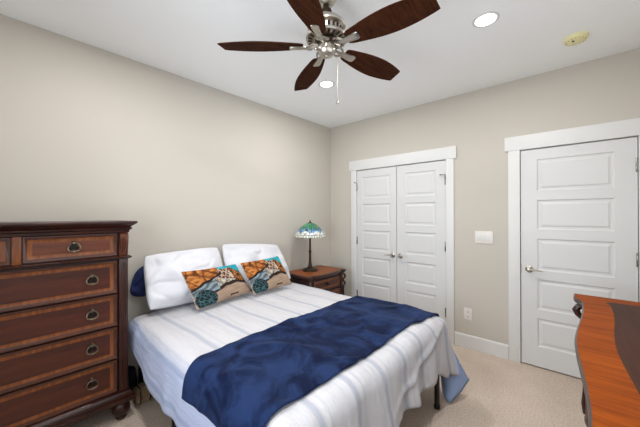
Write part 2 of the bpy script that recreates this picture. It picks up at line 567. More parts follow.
casing('trim_1', CY1, CY2, DH, 0.092, 0.086)
casing('trim_2', DY1, DY2, DH, 0.098, 0.098)


def door(name, ya, yb, panels_z, stile, z0=0.012):
    """five-panel moulded door between ya > yb, face at x = -0.002"""
    xf = -0.002
    gap = 0.003
    ya, yb = ya - gap, yb + gap
    z1 = DH - 0.004
    mb = MB()
    mb.box(xf, 0.036, ya, yb, z0, z1, 0.0)
    # remove the room-side face and rebuild it with moulded panels
    bm = mb.bm
    front = [f for f in bm.faces if abs(f.calc_center_median().x - xf) < 1e-5]
    bmesh.ops.delete(bm, geom=front, context='FACES_ONLY')
    p0, p1 = ya - stile, yb + stile
    zs = [z0]
    for a, b_ in sorted(panels_z): zs += [a, b_]
    zs.append(z1)
    def quad(A, B, C, D):
        f = bm.faces.new([bm.verts.new(p) for p in (A, B, C, D)]); f.smooth = True
    quad((xf, ya, z0), (xf, p0, z0), (xf, p0, z1), (xf, ya, z1))
    quad((xf, p1, z0), (xf, yb, z0), (xf, yb, z1), (xf, p1, z1))
    for k in range(0, len(zs), 2):
        quad((xf, p0, zs[k]), (xf, p1, zs[k]), (xf, p1, zs[k + 1]), (xf, p0, zs[k + 1]))
    for a, b_ in panels_z:
        def rect(i, dx): return [(xf + dx, p0 - i, a + i), (xf + dx, p1 + i, a + i), (xf + dx, p1 + i, b_ - i), (xf + dx, p0 - i, b_ - i)]
        mb.loft([rect(0, 0), rect(0.006, 0.007), rect(0.012, 0.0085), rect(0.026, 0.0085), rect(0.040, 0.003)], lambda p: p, [0, 0, 0, 0, 0])
    bmesh.ops.remove_doubles(bm, verts=bm.verts, dist=1e-5)
    return struct(mb, name, m_door, sharp=12)


def hinge(parent, y, z, stop=0):
    mb = MB()
    mb.lathe([(0, -.056), (.003, -.056), (.0062, -.050), (.0062, .050), (.003, .056), (0, .056)], (-0.0095, y, z), 12)
    mb.box(-0.0045, -0.0022, y - 0.012 , y + 0.0, z - .048, z + .048)
    if stop:
        mb.tube([(-0.0095, y, z + .058), (-0.03, y + stop * .02, z + .06), (-0.032, y + stop * .045, z + .06)], 0.0035, 8)
        mb.lathe([(0, 0), (.008, 0), (.008, .012), (0, .012)], (-0.03, y + stop * .045, z + .06), 12, axis='x')
    return mb.build('hinge', m_chrome, parent)


def knob_handle(parent, y, z, lever):
    """rose with neck and lever along +/-y"""
    mb = MB()
    mb.lathe([(0, -.002), (.031, -.002), (.032, -.008), (.026, -.014), (.012, -.018), (.0105, -.045), (.014, -.052), (.012, -.060), (0, -.062)], (0, y, z), 24, axis='x')
    pts = [(-0.052, y, z), (-0.056, y + lever * .03, z + .002), (-0.055, y + lever * .065, z + .001), (-0.05, y + lever * .10, z - .005)]
    mb.tube(pts, [.0095, .009, .008, .006], 12, flat=0.8)
    return mb.build('lever_handle', m_nickel, parent)


CP = [(1.655, 1.945), (1.300, 1.575), (0.945, 1.215), (0.590, 0.850), (0.225, 0.500)]
DP = [(1.649, 1.945), (1.303, 1.565), (0.905, 1.205), (0.520, 0.825), (0.200, 0.465)]
DP = [(1.650, 1.945), (1.292, 1.565), (0.910, 1.205), (0.545, 0.825), (0.200, 0.462)]
d1 = door('door_1', CY1, CM + 0.0005, CP, 0.085)
d2 = door('door_2', CM - 0.0005, CY2, CP, 0.110)
d3 = door('door_3', DY1, DY2, DP, 0.125)
for z in (1.82, 1.07, 0.33):
    hinge(d1, CY1 + 0.001, z, 0.5 if z > 1.5 else 0)
    hinge(d2, CY2 + 0.007, z, 1 if z > 1.5 else 0)
    hinge(d3, DY2 + 0.008, z)


def dummy_knob(parent, y, z, sgn):
    mb = MB()
    mb.lathe([(0, -.002), (.027, -.002), (.028, -.007), (.02, -.012), (.010, -.016), (.009, -.03), (.016, -.036), (.025, -.046), (.026, -.056), (.018, -.066), (0, -.069)], (0, y, z), 24, axis='x')
    mb.build('door_knob', m_nickel, parent)


knob_handle(d1, CM + 0.052, 0.915, 1)
knob_handle(d2, CM - 0.052, 0.915, -1)
knob_handle(d3, DY1 - 0.068, 0.913, -1)
MB().box(-0.0035, 0.01, DY1 - 0.0028, DY1 - 0.006, 0.87, 0.955).build('latch_plate', m_chrome, d3)

# ------------------------------------------------------------------ ceiling things
def can_light(x, y, label):
    t = empty('recessed_light', (x, y, H), label, 'light', 'recessed ceiling lights')
    MB().lathe([(.080, 0), (.080, -.003), (.074, -.006), (.064, -.005), (.060, 0)], (x, y, H), 40, closed=False).build('trim_ring', m_trim, t)
    MB().lathe([(0, -.0035), (.063, -.0035), (.063, -.0005), (0, -.0005)], (x, y, H), 40).build('lens', m_lens, t)
    area('lamp_light', (x, y, H - 0.012), (x, y, 0), 0.14, 0.14, CAN_W, (1.0, 0.985, 0.965), 'DISK')


can_light(-1.181, -2.330, 'lit round recessed ceiling light between fan and smoke detector')
can_light(-1.170, -0.917, 'lit round recessed ceiling light just beyond the short lower fan blade')
can_light(-2.82, -2.330, 'lit round recessed ceiling light over the camera side of the room')
can_light(-2.82, -0.917, 'lit round recessed ceiling light above the chest of drawers')

t = empty('smoke_detector', (-0.52, -2.78, H), 'round yellowed smoke detector on white ceiling', 'smoke detector')
MB().lathe([(0, 0), (.070, 0), (.070, -.012), (.064, -.026), (.05, -.034), (0, -.036)], (-0.52, -2.78, H), 40).build('housing', m_yellow, t)
mb = MB()
for k in range(16):
    a = 2 * PI * k / 16
    c, s = math.cos(a), math.sin(a)
    mb.tube([(-0.52 + .052 * c, -2.78 + .052 * s, H - .0345), (-0.52 + .06 * c, -2.78 + .06 * s, H - .0300)], 0.0028, 6)
mb.build('vent_slot', simple('amber_vent', (204, 192, 130), 0.6), t)
MB().lathe([(0, 0), (.008, 0), (.007, -.004), (0, -.005)], (-0.545, -2.765, H - .0355), 14).build('test_button', m_slot, t)

# ceiling fan
FX, FY, FZ, FR, FPH = -2.082, -1.694, 2.4165, 0.62, 2.3036
fan = empty('ceiling_fan', (FX, FY, H), 'five blade ceiling fan with walnut blades and brushed nickel motor', 'ceiling fan')
MB().lathe([(0, 0), (.064, 0), (.065, -.02), (.058, -.05), (.045, -.075), (.030, -.088), (.016, -.092)], (FX, FY, H), 36).build('canopy', m_nickel, fan)
MB().lathe([(.0125, -.085), (.0125, -.20)], (FX, FY, H), 20).build('downrod', m_darkmetal, fan)
MB().lathe([(0, 2.640), (.018, 2.638), (.030, 2.628), (.034, 2.612), (.032, 2.596), (.024, 2.586), (0, 2.584)], (FX, FY, 0), 28).build('yoke_cover', m_darkmetal, fan)
mh = MB().lathe([(0, 2.586), (.034, 2.585), (.040, 2.572), (.070, 2.566), (.096, 2.555), (.109, 2.540), (.112, 2.528), (.110, 2.520), (.100, 2.514), (.094, 2.508), (.090, 2.478), (.100, 2.472), (.118, 2.468), (.121, 2.460), (.118, 2.452), (.07, 2.447), (0, 2.447)], (FX, FY, 0), 56).build('motor_housing', m_nickel, fan)
mb = MB()
for k in range(22):
    a = 2 * PI * k / 22
    c, s = math.cos(a), math.sin(a)
    mb.tube([(FX + .0935 * c, FY + .0935 * s, 2.506), (FX + .0905 * c, FY + .0905 * s, 2.480)], 0.0075, 8)
    mb.tube([(FX + .108 * c, FY + .108 * s, 2.4525), (FX + .084 * c, FY + .084 * s, 2.4490)], 0.0068, 8)
mb.build('vent_slot', m_darkmetal, mh)
MB().lathe([(.0, 2.447), (.060, 2.447), (.066, 2.440), (.064, 2.428), (0, 2.428)], (FX, FY, 0), 36).build('flywheel', m_darkmetal, fan)
MB().lathe([(0, 2.428), (.050, 2.428), (.053, 2.422), (.053, 2.392), (.050, 2.378), (.040, 2.366), (.02, 2.360), (.012, 2.359), (.010, 2.352), (0, 2.351)], (FX, FY, 0), 40).build('switch_cup', m_nickel, fan)
for k in range(5):
    a = FPH - k * 2 * PI / 5
    rot = Matrix.Translation((FX, FY, 0)) @ Matrix.Rotation(a, 4, 'Z')
    tw = rot @ Matrix.Translation((0, 0, FZ)) @ Matrix.Rotation(math.radians(-13), 4, 'X')
    N_ = 30
    RT = 0.135
    def half(u):
        r = RT + u * (FR - RT)
        if u < 0.08: s = 0.46 + 0.16 * math.sqrt(u / 0.08)
        else: s = 0.62 + 0.38 * math.sin(min(1, (u - 0.08) / 0.48) * PI / 2)
        if u > 0.56: s *= 1 - 0.40 * ((u - 0.56) / 0.44) ** 1.8
        return r, 0.079 * s
    up, dn = [], []
    for i in range(N_ + 1):
        r, h_ = half(i / N_)
        up.append((r, h_)); dn.append((r - (0.012 if i == N_ else 0), -h_))
    poly = up + dn[::-1]
    MB().prism(poly, -0.0035, 0.0035, 'z', 0.0015, seg=1).xform(tw).build('blade', m_blade, fan, origin=(FX, FY, FZ), sharp=40)
    # blade iron below the blade
    mb = MB()
    pl = [(.098, .011), (.118, .016), (.15, .020), (.19, .0245), (.206, .0235), (.213, .019), (.216, .010)]
    poly = pl + [(r, -h_) for r, h_ in pl[::-1]]
    mb.prism(poly, -0.0125, -0.0042, 'z', 0.003)
    for dy in (-.008, .008):
        mb.tube([(.105, dy * .6, -.0128), (.20, dy, -.0128)], 0.0022, 6)
    for sgn in (-1, 1):
        mb.tube([(.055, sgn * .018, 0.008), (.075, sgn * .034, .002), (.096, sgn * .030, -.008), (.115, sgn * .012, -.009)], [.006, .0065, .007, .006], 8)
    mb.tube([(.050, 0, .008), (.075, 0, -.006), (.10, 0, -.010), (.13, 0, -.009)], [.009, .008, .008, .007], 8)
    mb.xform(tw)
    mb.build('blade_iron', m_nickel, fan, sharp=40)
cx_, cy_ = FX + 0.030, FY - 0.034
mb = MB()
z = 2.378
while z > 2.105:
    mb.lathe([(0, .0020), (.0014, .0010), (.0014, -.0010), (0, -.0020)], (cx_ + .012, cy_ - .012, z), 6)
    z -= 0.0060
mb.tube([(cx_, cy_, 2.380), (cx_ + .012, cy_ - .012, 2.379)], 0.003, 8)
pc = mb.build('pull_chain', m_nickel, fan)
MB().lathe([(0, .012), (.004, .010), (.008, 0), (.007, -.008), (0, -.012)], (cx_ + .012, cy_ - .012, 2.092), 16).build('pull_weight', m_nickel, pc)

# ------------------------------------------------------------------ wall plates
t = empty('light_switch', (-0.003, -2.06, 1.193), 'white three gang light switch plate on beige wall beside door', 'light switch')
MB().box(-0.007, 0, -1.978, -2.142, 1.129, 1.257, 0.004).build('cover_plate', m_plastic, t)
for k, y in enumerate((-2.014, -2.06, -2.106)):
    MB().box(-0.0105, -0.0065, y - 0.017, y + 0.017, 1.160, 1.226, 0.002).build('rocker', m_trim, t)
t = empty('wall_outlet', (-0.003, -1.906, 0.363), 'white duplex wall outlet low on beige wall between closet and door', 'outlet')
MB().box(-0.006, 0, -1.866, -1.946, 0.30, 0.428, 0.004).build('cover_plate', m_plastic, t)
for z in (0.339, 0.389):
    s = MB().lathe([(0, -.0055), (.0165, -.0055), (.0165, -.0085), (0, -.009)], (0, -1.906, z), 20, axis='x').build('socket', m_trim, t)
    mb = MB()
    mb.box(-.0095, -.0086, -1.9005, -1.8985, z - .002, z + .008).box(-.0095, -.0086, -1.9135, -1.9115, z - .002, z + .008)
    mb.lathe([(0, -.0086), (.003, -.0086), (.003, -.0095), (0, -.0095)], (0, -1.906, z - .008), 10, axis='x')
    mb.build('slot', m_slot, s)

# ------------------------------------------------------------------ chest of drawers
CX0, CX1, CYF, CYB, CH = -3.838, -2.742, -0.400, -0.020, 1.393
ch = empty('chest_of_drawers', ((CX0 + CX1) / 2, (CYF + CYB) / 2, 0), 'tall dark cherry chest of drawers with inlaid fronts against left wall', 'chest of drawers')
MB().box(CX0 + .012, CX1 - .012, CYF + .022, CYB, 0.13, 1.335, 0.003).build('carcass', m_darkz, ch)
# moulded top: stacked profile swept round three sides


def moulding(mb, x0, x1, yf, yb, prof, mat=0):
    """prof: (overhang, z) pairs bottom to top; swept round left, front, right"""
    rings = []
    bm = mb.bm
    for o, z in prof:
        rings.append([bm.verts.new(p) for p in ((x0 - o, yb, z), (x0 - o, yf - o, z), (x1 + o, yf - o, z), (x1 + o, yb, z))])
    fs = []
    for a, b_ in zip(rings, rings[1:]):
        for i in range(4):
            fs.append(bm.faces.new((a[i], a[(i + 1) % 4], b_[(i + 1) % 4], b_[i])))
    fs.append(bm.faces.new(rings[0])); fs.append(bm.faces.new(rings[-1]))
    mb._tag(fs, mat)
    return mb


moulding(MB(), CX0, CX1, CYF, CYB, [(-.004, 1.312), (.004, 1.314), (.006, 1.330), (.018, 1.336), (.020, 1.346), (.012, 1.349), (.018, 1.358), (.036, 1.372), (.044, 1.378), (.046, 1.386), (.043, 1.392), (.038, 1.393)]).build('moulded_top', m_dark, ch, sharp=50)
moulding(MB(), CX0, CX1, CYF, CYB, [(-.004, 1.128), (.006, 1.129), (.016, 1.134), (.018, 1.142), (.010, 1.148), (-.004, 1.150)]).build('waist_moulding', m_dark, ch, sharp=50)
moulding(MB(), CX0, CX1, CYF, CYB, [(-.006, 0.128), (.028, 0.129), (.034, 0.138), (.032, 0.158), (.020, 0.166), (.022, 0.178), (.012, 0.192), (.003, 0.204), (-.006, 0.208)]).build('plinth', m_dark, ch, sharp=50)
for x in (CX0 + .028, CX1 - .028):
    mb = MB().box(x - .027, x + .027, CYF + .0005, CYF + .05, 0.204, 1.130, 0.004)
    for dx in (-.012, 0, .012):
        mb.tube([(x + dx, CYF - .0005, 0.235), (x + dx, CYF - .0005, 1.10)], 0.0042, 8)
    mb.build('column', m_darkz, ch)
    # carved corbel beside the top drawers
    pr_ = [(CYF + .03, 1.150), (CYF + .004, 1.150), (CYF - .002, 1.165), (CYF + .002, 1.195), (CYF - .004, 1.225), (CYF - .016, 1.255), (CYF - .020, 1.280), (CYF - .014, 1.300), (CYF + .0, 1.312), (CYF + .03, 1.312)]
    mb = MB().prism(pr_, x - .026, x + .026, 'x', 0.003)
    for dx in (-.016, 0, .016):
        mb.tube([(x + dx * .5, CYF - .000, 1.16), (x + dx * .8, CYF - .001, 1.20), (x + dx, CYF - .010, 1.24), (x + dx * 1.1, CYF - .020, 1.275), (x + dx, CYF - .014, 1.30)], [.003, .005, .007, .007, .004], 8)
    mb.build('carved_corbel', wood('carved_cherry', (52, 24, 13), (108, 54, 28), 'z'), ch)
for (x, y) in ((CX0 + .036, CYF + .034), (CX1 - .036, CYF + .034), (CX0 + .04, CYB - .05), (CX1 - .04, CYB - .05)):
    MB().lathe([(0, 0), (.027, 0), (.033, .012), (.030, .022), (.048, .044), (.056, .070), (.052, .096), (.042, .112), (.047, .120), (.047, .129), (0, .129)], (x, y, 0), 28).build('bun_foot', m_dark, ch)
MB().box(-3.3095, -3.2695, CYF + .006, CYF + .03, 1.150, 1.312, 0.003).build('centre_stile', m_band, ch)


def bail_handle(parent, x, yf, z, sc=1.0):
    """pewter ring pull hanging from a boss, with a dark pierced plate behind"""
    mb = MB()
    mb.lathe([(0, -.001), (.013 * sc, -.001), (.014 * sc, -.005), (.010 * sc, -.010), (.008 * sc, -.018), (0, -.020)], (x, yf, z + .026 * sc), 16, axis='y')
    pts = []
    for k in range(30):
        a = 2 * PI * k / 30
        rr = (.0285 + .0014 * math.cos(3 * (a - PI / 2)) - .004 * max(0, math.cos(a + PI / 2)) ** 8) * sc
        pts.append((x + rr * 1.05 * math.cos(a), yf - .013 - .003 * (1 - math.sin(a)), z - .002 * sc + rr * math.sin(a)))
    mb.tube(pts, .0040 * sc, 8, cyclic=True)
    mb.lathe([(0, -.005), (.006 * sc, -.003), (.0062 * sc, .001), (.004 * sc, .004), (0, .005)], (x, yf - .019, z - .029 * sc), 10)
    o = mb.build('bail_handle', m_brass, parent)
    mb = MB()
    for (px, pz, r) in ((-.011, -.006, .013), (.011, -.006, .013), (0, .012, .013), (0, 0, .012)):
        mb.lathe([(0, -.0005), (r * sc, -.0005), (r * sc * .9, -.003), (0, -.0035)], (x + px * sc, yf, z + pz * sc), 14, axis='y')
    mb.build('backplate', m_slotdark, parent)
    return o


def drawer_front(parent, x0, x1, z0, z1, yf, handles, band=0.021, sc=1.0, yfun=None, centre=None):
    """inlaid drawer front: cock bead, crossband, centre veneer; yfun bends it"""
    def pt(p):
        x, y, z = p
        return (x, y + (yfun(x) if yfun else yf), z)
    n = 12 if yfun else 1
    def rect(i, dy):
        a, b_, c, d_ = x0 + i, x1 - i, z0 + i, z1 - i
        pts = [(a + (b_ - a) * k / n, dy, c) for k in range(n + 1)] + [(b_ - (b_ - a) * k / n, dy, d_) for k in range(n + 1)]
        return pts
    rings = [rect(0, .018), rect(0, -.006), rect(.002, -.010), rect(.005, -.0105), rect(.019, .000), rect(.021, .001), rect(.021 + band, .001)]
    mb = MB()
    bm = mb.bm
    R = [[bm.verts.new(pt(p)) for p in r] for r in rings]
    ms = [0, 0, 0, 3, 0, 1]
    m_ = len(R[0])
    for k in range(len(R) - 1):
        for i in range(m_):
            f = bm.faces.new((R[k][i], R[k][(i + 1) % m_], R[k + 1][(i + 1) % m_], R[k + 1][i])); f.material_index = ms[k]; f.smooth = True
    L_ = R[-1]
    for k in range(n):
        f = bm.faces.new((L_[k], L_[k + 1], L_[2 * n + 1 - k - 1], L_[2 * n + 1 - k])); f.material_index = 2; f.smooth = True
    L_ = R[0]
    for k in range(n):
        f = bm.faces.new((L_[k], L_[2 * n + 1 - k], L_[2 * n + 1 - k - 1], L_[k + 1])); f.material_index = 0
    o = mb.build('drawer', [m_dark, m_band, centre or m_center, m_bevel_lit], parent, sharp=50)
    for hx in handles:
        zz = (z0 + z1) / 2
        bail_handle(o, hx, (yfun(hx) if yfun else yf), zz, sc)
    return o


yd = CYF + .012
for (a, b_) in ((-3.772, -3.311), (-3.268, -2.806)):
    drawer_front(ch, a, b_, 1.153, 1.310, yd, [(a + b_) / 2], centre=m_center_hi)
for (z0, z1) in ((.894, 1.122), (.668, .889), (.440, .663), (.210, .435)):
    drawer_front(ch, -3.772, -2.806, z0, z1, yd, [-2.946, -3.634])

# ------------------------------------------------------------------ bed
bf = empty('bed', (-1.85, -1.02, 0), 'black metal bed on legs under the striped comforter', 'bed')
BX0, BX1, BY0, BY1 = -2.60, -1.15, -2.02, -0.04
for nm, a in (('side_rail', (BX0, BX0 + .03, BY0, BY1)), ('side_rail', (BX1 - .03, BX1, BY0, BY1)), ('end_rail', (BX0 + .03, BX1 - .03, BY0, BY0 + .03)), ('end_rail', (BX0 + .03, BX1 - .03, BY1 - .03, BY1)), ('centre_rail', (-1.89, -1.86, BY0 + .03, BY1 - .03))):
    MB().box(*a, 0.325, 0.355, 0.004).build(nm, m_black, bf)
for k in range(10):
    y = BY0 + .14 + k * .19
    MB().box(BX0 + .005, BX1 - .005, y, y + .05, 0.3555, 0.3595, 0.001).build('slat', m_black, bf)
for (x, y) in ((BX1 - .045, BY0 + .016), (BX0 + .025, BY0 + .016), (BX0 + .025, -0.78), (BX1 - .045, -0.9), (BX0 + .025, -0.1), (BX1 - .045, -0.1), (-1.875, -1.05)):
    lg = MB().lathe([(0, .018), (.019, .018), (.019, .3245), (0, .3245)], (x, y, 0), 18).build('leg', m_black, bf)
    MB().lathe([(0, 0), (.021, 0), (.022, .006), (.022, .030), (.0195, .032)], (x, y, 0), 18, closed=False).build('foot_cap', m_strap, lg)
mt = MB().box(-2.595, -1.115, -1.985, -0.05, 0.361, 0.600, 0.05, seg=4).build('mattress', m_mattress)
tagp(mt, 'white mattress on the black metal bed under the striped comforter', 'mattress')

DX0, DX1, DY0 = -2.60, -1.085, -1.945     # flat top of the comforter
DRL, DRR, DRF, DHEAD = 0.43, 0.42, 0.40, -0.18
RAD = 0.095


def sstep(a, b_, x):
    t_ = max(0.0, min(1.0, (x - a) / (b_ - a)))
    return t_ * t_ * (3 - 2 * t_)


KEYS = [(0, .125, .0, .29), (8, .105, -.030, .17), (18, .035, -.075, .04), (27, .0, -.110, .014), (36, .10, -.158, .075), (46, .19, -.188, .14), (58, .15, -.176, .165), (75, .07, -.148, .20), (90, .0, -.128, .226)]


def corner_hem(th):
    for a, b_ in zip(KEYS, KEYS[1:]):
        if th <= b_[0]:
            k = (th - a[0]) / (b_[0] - a[0])
            k = k * k * (3 - 2 * k)
            return [a[i] + (b_[i] - a[i]) * k for i in (1, 2, 3)]
    return KEYS[-1][1:]


def drape(px, py, lift=0.0):
    """flat cloth point (px,py) -> point lying over the bed"""
    ex = min(px - DX0, 0) + max(px - DX1, 0)
    ey = min(py - DY0, 0)
    d = math.hypot(ex, ey)
    if ex == 0: d *= 1 + 0.22 * sstep(-1.34, DX1, px)
    x = max(DX0, min(DX1, px)); y = max(DY0, py)
    n = noise.noise
    # gentle loft and wrinkles on the top
    top = 0.016 * n(Vector((px * 2.3, py * 1.6, 0))) + 0.009 * n(Vector((px * 7, py * 3, 3))) + 0.004 * n(Vector((px * 16, py * 6, 5)))
    z = BED_LIFT + top - 0.012 * sstep(0.4, 0.75, abs(px + 1.83))
    if d < 1e-9:
        return Vector((x, y, z + lift))
    dx, dy = ex / d, ey / d
    r = RAD + lift
    d0 = RAD * PI / 2
    if d < d0:
        a = d / RAD
        out, drop = r * math.sin(a), r * (1 - math.cos(a))
    else:
        out, drop = r + (d - d0) * (0.03 if ex < 0 and ey == 0 else 0.10), r + (d - d0) * 0.985
    # hanging folds that grow towards the hem
    g = sstep(0.05, 0.42, d)
    if ex == 0: s = px
    elif ey == 0: s = py + 7
    else: s = math.atan2(ey, ex) * 0.45 + (13 if ex > 0 else 21)
    fold = 0.020 * math.sin(s * 21 + 2.2 * n(Vector((s * 3, 0, 9)))) + 0.018 * n(Vector((s * 6, d * 3, 4))) + 0.009 * n(Vector((s * 15, d * 6, 7)))
    if ex > 0 and ey < 0:
        # the front right corner kicks out past the frame and curls back underneath
        th = math.degrees(math.atan2(-ey, ex))
        hemd = min(DRR / max(1e-6, math.cos(math.radians(th))), DRF / max(1e-6, math.sin(math.radians(th))))
        base = Vector((x + dx * r, y + dy * r, z + lift - r)) if d >= d0 else Vector((x + dx * out, y + dy * out, z + lift - drop))
        if d <= d0: return base
        hx, hy, hz = corner_hem(th)
        q = Vector((DX1 + hx, DY0 + hy, hz))
        t_ = min(1.0, (d - d0) / (hemd - d0))
        e_ = t_ ** 1.25
        p = Vector((base.x + (q.x - base.x) * e_, base.y + (q.y - base.y) * e_, base.z + (q.z - base.z) * t_))
        return p + Vector((dx, dy, 0)) * (0.006 * noise.noise(Vector((th * .09, d * 8, 2))) * t_)
    if ex != 0 and ey != 0:
        th = math.atan2(-ey, abs(ex))
        k = math.sin(2 * th)
        fold += 0.030 * k * math.sin(th * 6 + 0.6)
    out += g * fold * (0.30 if ex < 0 and ey == 0 else 1.0)
    # pushed against the nightstand near the head
    if ex > 0 and ey == 0:
        lim = 0.062 + 0.2 * sstep(-0.62, -0.95, py)
        out = min(out, lim + lift)
    # creased ridge running up the foot drape towards the right corner
    if ey < 0 and ex == 0 and px > -2.1:
        dc = 0.36 - (px + 2.1) * 0.27
        out += 0.014 * math.exp(-((d - dc) / 0.018) ** 2) * sstep(-2.1, -1.8, px)
    return Vector((x + dx * out, y + dy * out, z + lift - drop))


U0, U1, V0, V1 = DX0 - DRL, DX1 + DRR, DY0 - DRF, DHEAD


def duvet_pt(u, v):
    px = U0 + (U1 - U0) * u
    py = V0 + (V1 - V0) * v
    # left edge is pulled up towards the head
    if px < DX0:
        k = 0.52 + 0.48 * sstep(-0.15, -0.85, py)
        px = DX0 + (px - DX0) * k
    return drape(px, py)


mb = MB().grid(duvet_pt, 150, 130, uvf=lambda u, v: (U0 + (U1 - U0) * u, V0 + (V1 - V0) * v))
dv = mb.build('comforter', [m_duvet, m_backing], sharp=0, recalc=False)
so = dv.modifiers.new('thickness', 'SOLIDIFY'); so.thickness = 0.022; so.offset = -1; so.material_offset = 1; so.material_offset_rim = 0
tagp(dv, 'white comforter with grey blue stripes draped over the bed', 'comforter')

BU0, BU1 = DX0 - 0.205, DX1 + 0.17


def blanket_pt(u, v):
    px = BU0 + (BU1 - BU0) * u
    ya = -1.255 + 0.04 * u + 0.012 * math.sin(u * 9)
    yb = -1.895 - 0.055 * u + 0.008 * math.sin(u * 11 + 1)
    py = yb + (ya - yb) * v
    wr = 0.012 * max(0, noise.noise(Vector((px * 3.1, py * 4.5, 11)))) + 0.010 * (1 - min(1, 9 * abs(noise.noise(Vector((px * 1.9 + py * 1.1, py * 3.0, 5))))))
    return drape(px, py, 0.010 + wr)


mb = MB().grid(blanket_pt, 130, 60, uvf=lambda u, v: (u, v))
bk = mb.build('throw_blanket', [m_plush], sharp=0, recalc=False)
so = bk.modifiers.new('thickness', 'SOLIDIFY'); so.thickness = 0.008; so.offset = 1
tagp(bk, 'navy blue plush throw blanket laid across the foot of the bed', 'blanket')


def pillow(name, mat, TL, TR, BL, BR, thick, label, cat, group=None, colf=None, nu=56, nv=40, sag=0.05, seed=0, crease=0.012, pinch=0.05, rnd=0.0, power=0.46):
    TL, TR, BL, BR = map(Vector, (TL, TR, BL, BR))
    nrm = (TR - BL).cross(TL - BR); nrm.normalize()
    if nrm.y > 0: nrm = -nrm
    mb = MB()
    def surf(side):
        def f(u, v):
            s, t_ = 2 * u - 1, 2 * v - 1
            s2 = s * (1 - pinch * (1 - t_ * t_)) ; t2 = t_ * (1 - pinch * 1.3 * (1 - s * s))
            s2 *= 1 - rnd * t_ ** 4; t2 *= 1 - rnd * s ** 4
            a, b_ = (s2 + 1) / 2, (t2 + 1) / 2
            p = BL * (1 - a) * (1 - b_) + BR * a * (1 - b_) + TL * (1 - a) * b_ + TR * a * b_
            e = max(0.0, (1 - s * s)) * max(0.0, (1 - t_ * t_))
            bulge = e ** power * (1 - 0.25 * t_)
            cr = crease * (noise.noise(Vector((s * 2.0 + seed, t_ * 2.2, side * 3.0))) - 0.5 * (1 - min(1, 5 * abs(noise.noise(Vector((s * 1.7 + t_ + seed, t_ * 1.5 - s * .6, side * 2.0)))))) * .6) * min(1, e * 4)
            return p + nrm * side * (thick * 0.5 * bulge + cr)
        return f
    mb.grid(surf(1), nu, nv, colf=colf)
    back = (lambda u, v: (0.62, 0.60, 0.56)) if colf else None
    mb.grid(surf(-1), nu, nv, colf=back)
    bmesh.ops.remove_doubles(mb.bm, verts=mb.bm.verts, dist=1e-6)
    o = mb.build(name, mat, sharp=0)
    return tagp(o, label, cat, group)


p1 = pillow('bed_pillow', m_white_cloth, (-2.575, -.130, 1.105), (-1.900, -.130, 1.125), (-2.590, -.310, .685), (-1.90, -.310, .680), 0.22,
       'plump white bed pillow beside the chest of drawers, left of the two against the wall', 'pillow', 'white bed pillows', seed=1, pinch=0.0, crease=0.045, rnd=0.055, power=0.62)
p2 = pillow('bed_pillow', m_white_cloth, (-1.885, -.130, 1.150), (-1.145, -.130, 1.085), (-1.870, -.310, .680), (-1.075, -.310, .680), 0.21,
       'plump white bed pillow next to the nightstand, right of the two against the wall', 'pillow', 'white bed pillows', seed=5, pinch=0.0, crease=0.045, rnd=0.055, power=0.62)


def hexc(r, g, b_): return np.array(lin((r, g, b_))[:3])


C_or, C_or2, C_dk = hexc(132, 72, 30), hexc(196, 128, 66), hexc(40, 28, 24)
C_teal, C_sand, C_sand2 = hexc(40, 170, 186), hexc(182, 156, 134), hexc(136, 114, 96)
C_blue, C_blue2, C_cell, C_line = hexc(132, 150, 158), hexc(78, 82, 86), hexc(88, 58, 48), hexc(186, 164, 142)
C_flip, C_flip2 = hexc(20, 32, 36), hexc(66, 96, 100)
C_cream = hexc(196, 186, 168)


def vor(x, y, seed):
    d, pts = noise.voronoi(Vector((x, y, seed)))
    return d[1] - d[0], pts[0]


